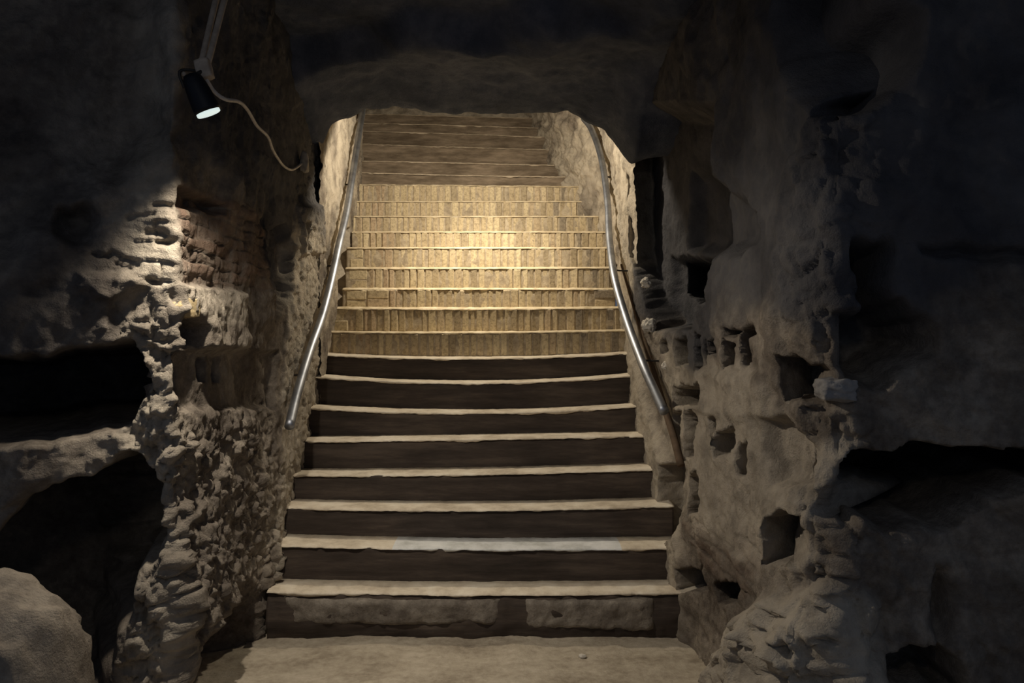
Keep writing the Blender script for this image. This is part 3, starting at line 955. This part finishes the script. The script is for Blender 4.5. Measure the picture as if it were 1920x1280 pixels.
spot = thing('spotlight', 'small black spotlight with lit white lens hanging from the ceiling at the upper left', 'lamp')
v, f = disc_stack([(0.006, 0.045), (0.004, 0.052), (0.02, 0.053), (0.06, 0.050), (0.11, 0.044), (0.14, 0.038), (0.156, 0.028), (0.16, 0.012)])
mesh_obj('housing', v, f, M['black'], spot)
v, f = disc_stack([(-0.006, 0.044), (-0.004, 0.047), (0.008, 0.047)])
tag(mesh_obj('lens', v, f, M['lens'], spot), 'glowing white lens')
top = lens_c - ax * 0.15
jb = np.array(at(383, 128, 3.0))
v, f = join_geo([tube_geo(smooth_path([lens_c - ax * 0.10 + np.array([-.05, 0, 0]), top + np.array([-0.045, 0, 0.02]), jb + np.array([-.02, 0.0, -.01])], 14), 0.006, 8),
                 tube_geo(smooth_path([top, (top + jb) / 2 + np.array([0.012, 0, 0]), jb], 10), 0.009, 8)])
mesh_obj('yoke', v, f, M['iron'], spot)
kn = np.array(at(346, 140, 2.98))
v, f = join_geo([tube_geo([kn + np.array([0, .012, 0]), kn, kn + np.array([0, -.012, 0])], 0.009, 12), tube_geo([kn, (kn + top) / 2, top + np.array([-.01, 0, 0])], 0.004, 8)])
mesh_obj('knob', v, f, M['conduit'], spot)

ar = bpy.data.lights.new('spotlight_light', 'SPOT')
ar.spot_size = math.radians(152)
ar.spot_blend = 0.75
ar.shadow_soft_size = 0.04
ar.energy = 155.0
ar.color = (1.0, 0.9, 0.76)
aro = bpy.data.objects.new('spotlight_light', ar)
from mathutils import Vector
aro.location = tuple(lens_c + ax * 0.012)
aro.rotation_euler = Vector((0.46, 0.06, -0.88)).to_track_quat('-Z', 'Y').to_euler()
COL.objects.link(aro)

cond = thing('conduit', 'brown twin conduit running down from the ceiling to the black spotlight', 'pipe')
for s, nm in ((-1, 0), (1, 1)):
    pth = smooth_path([np.array(at(384 + s * 6, 118, 3.01)), np.array(at(398 + s * 7, 60, 3.1)), np.array(at(413 + s * 8, 0, 3.2)), np.array(at(430 + s * 9, -60, 3.42))], 24)
    v, f = tube_geo(pth, 0.0125, 12)
    mesh_obj('pipe', v, f, M['conduit'], cond)
v, f = rock_geo(jb + np.array([0, 0, -0.005]), (0.034, 0.026, 0.046), 5.0, 3, 0.06, 1.2, 0.75, 0.25)
mesh_obj('junction_box', v, f, M['conduit'], cond)

v, f = tube_geo(smooth_path([at(386, 148, 3.0), at(402, 172, 3.06), at(422, 186, 3.1), at(448, 191, 3.3), at(464, 206, 3.5), at(482, 236, 3.75), at(502, 256, 4.0), at(512, 282, 4.25), at(530, 309, 4.6), at(545, 318, 4.85), at(556, 314, 5.0), at(566, 306, 5.1)], 110), 0.008, 10)
tag(mesh_obj('power_cord', v, f, M['cord']), 'thin grey power cord drooping from the spotlight to a wall clip', 'cord')
v, f = rock_geo(at(571, 304, 5.12), (0.03, 0.03, 0.075), 9.0, 3, 0.25, 1.4, 0.4)
tag(mesh_obj('cord_clip', v, f, M['clip']), 'pale lump of plaster holding the cord end on the wall', 'clip')

# ------------------------------------------------------------------ loose and built-in stones
def stone(name, label, cat, px, py, d, size, seed, mat, **kw):
    v, f = rock_geo(at(px, py, d), size, seed, **kw)
    o = mesh_obj(name, v, f, mat)
    return tag(o, label, cat)


v, f = rock_geo((-1.65, 2.35, 0.30), (0.34, 0.30, 0.60), 3.0, 5, 0.12, 1.0, 0.22, 0.06)
v = np.array(v); v += 0.012 * fbm(v, 9, 3, 0.6, 3.0)[:, None]
bo = mesh_obj('boulder', v, f, M['rock'], attrs={'plaster': np.zeros(len(v)) + 0.25, 'brick': np.zeros(len(v))})
tag(bo, 'rounded grey boulder standing at the lower left below the dark niches', 'rock')
stone('stone_block', 'grey stone fragment lying in the small square niche of the right wall', 'stone', 1566, 730, 2.66, (0.07, 0.06, 0.045), 12.0, M['grey_block'], n=4, amp=0.2, boxy=0.45)
stone('stone_block', 'yellowish stone block jutting from the left wall above a square hole', 'stone', 349, 577, 3.27, (0.035, 0.10, 0.048), 14.0, M['yellow_block'], n=4, amp=0.1, boxy=0.75)
stone('plaster_lump', 'upper pale lump of plaster on the edge of the right jamb', 'stone', 1211, 530, 5.3, (0.04, 0.04, 0.035), 16.0, M['marble_chip'], n=4, amp=0.4)
stone('plaster_lump', 'middle pale lump of plaster beside the bend of the brown pole', 'stone', 1217, 610, 5.12, (0.05, 0.05, 0.05), 18.0, M['marble_chip'], n=4, amp=0.4)
stone('plaster_lump', 'lowest pale lump of plaster beside the slots of the right wall', 'stone', 1250, 685, 4.75, (0.03, 0.04, 0.03), 20.0, M['marble_chip'], n=4, amp=0.3)
stone('stone_chip', 'tiny pale stone chip lying on the earth floor before the bottom step', 'stone', 1092, 1230, 4.03, (0.022, 0.015, 0.012), 22.0, M['marble_chip'], n=3, amp=0.3)
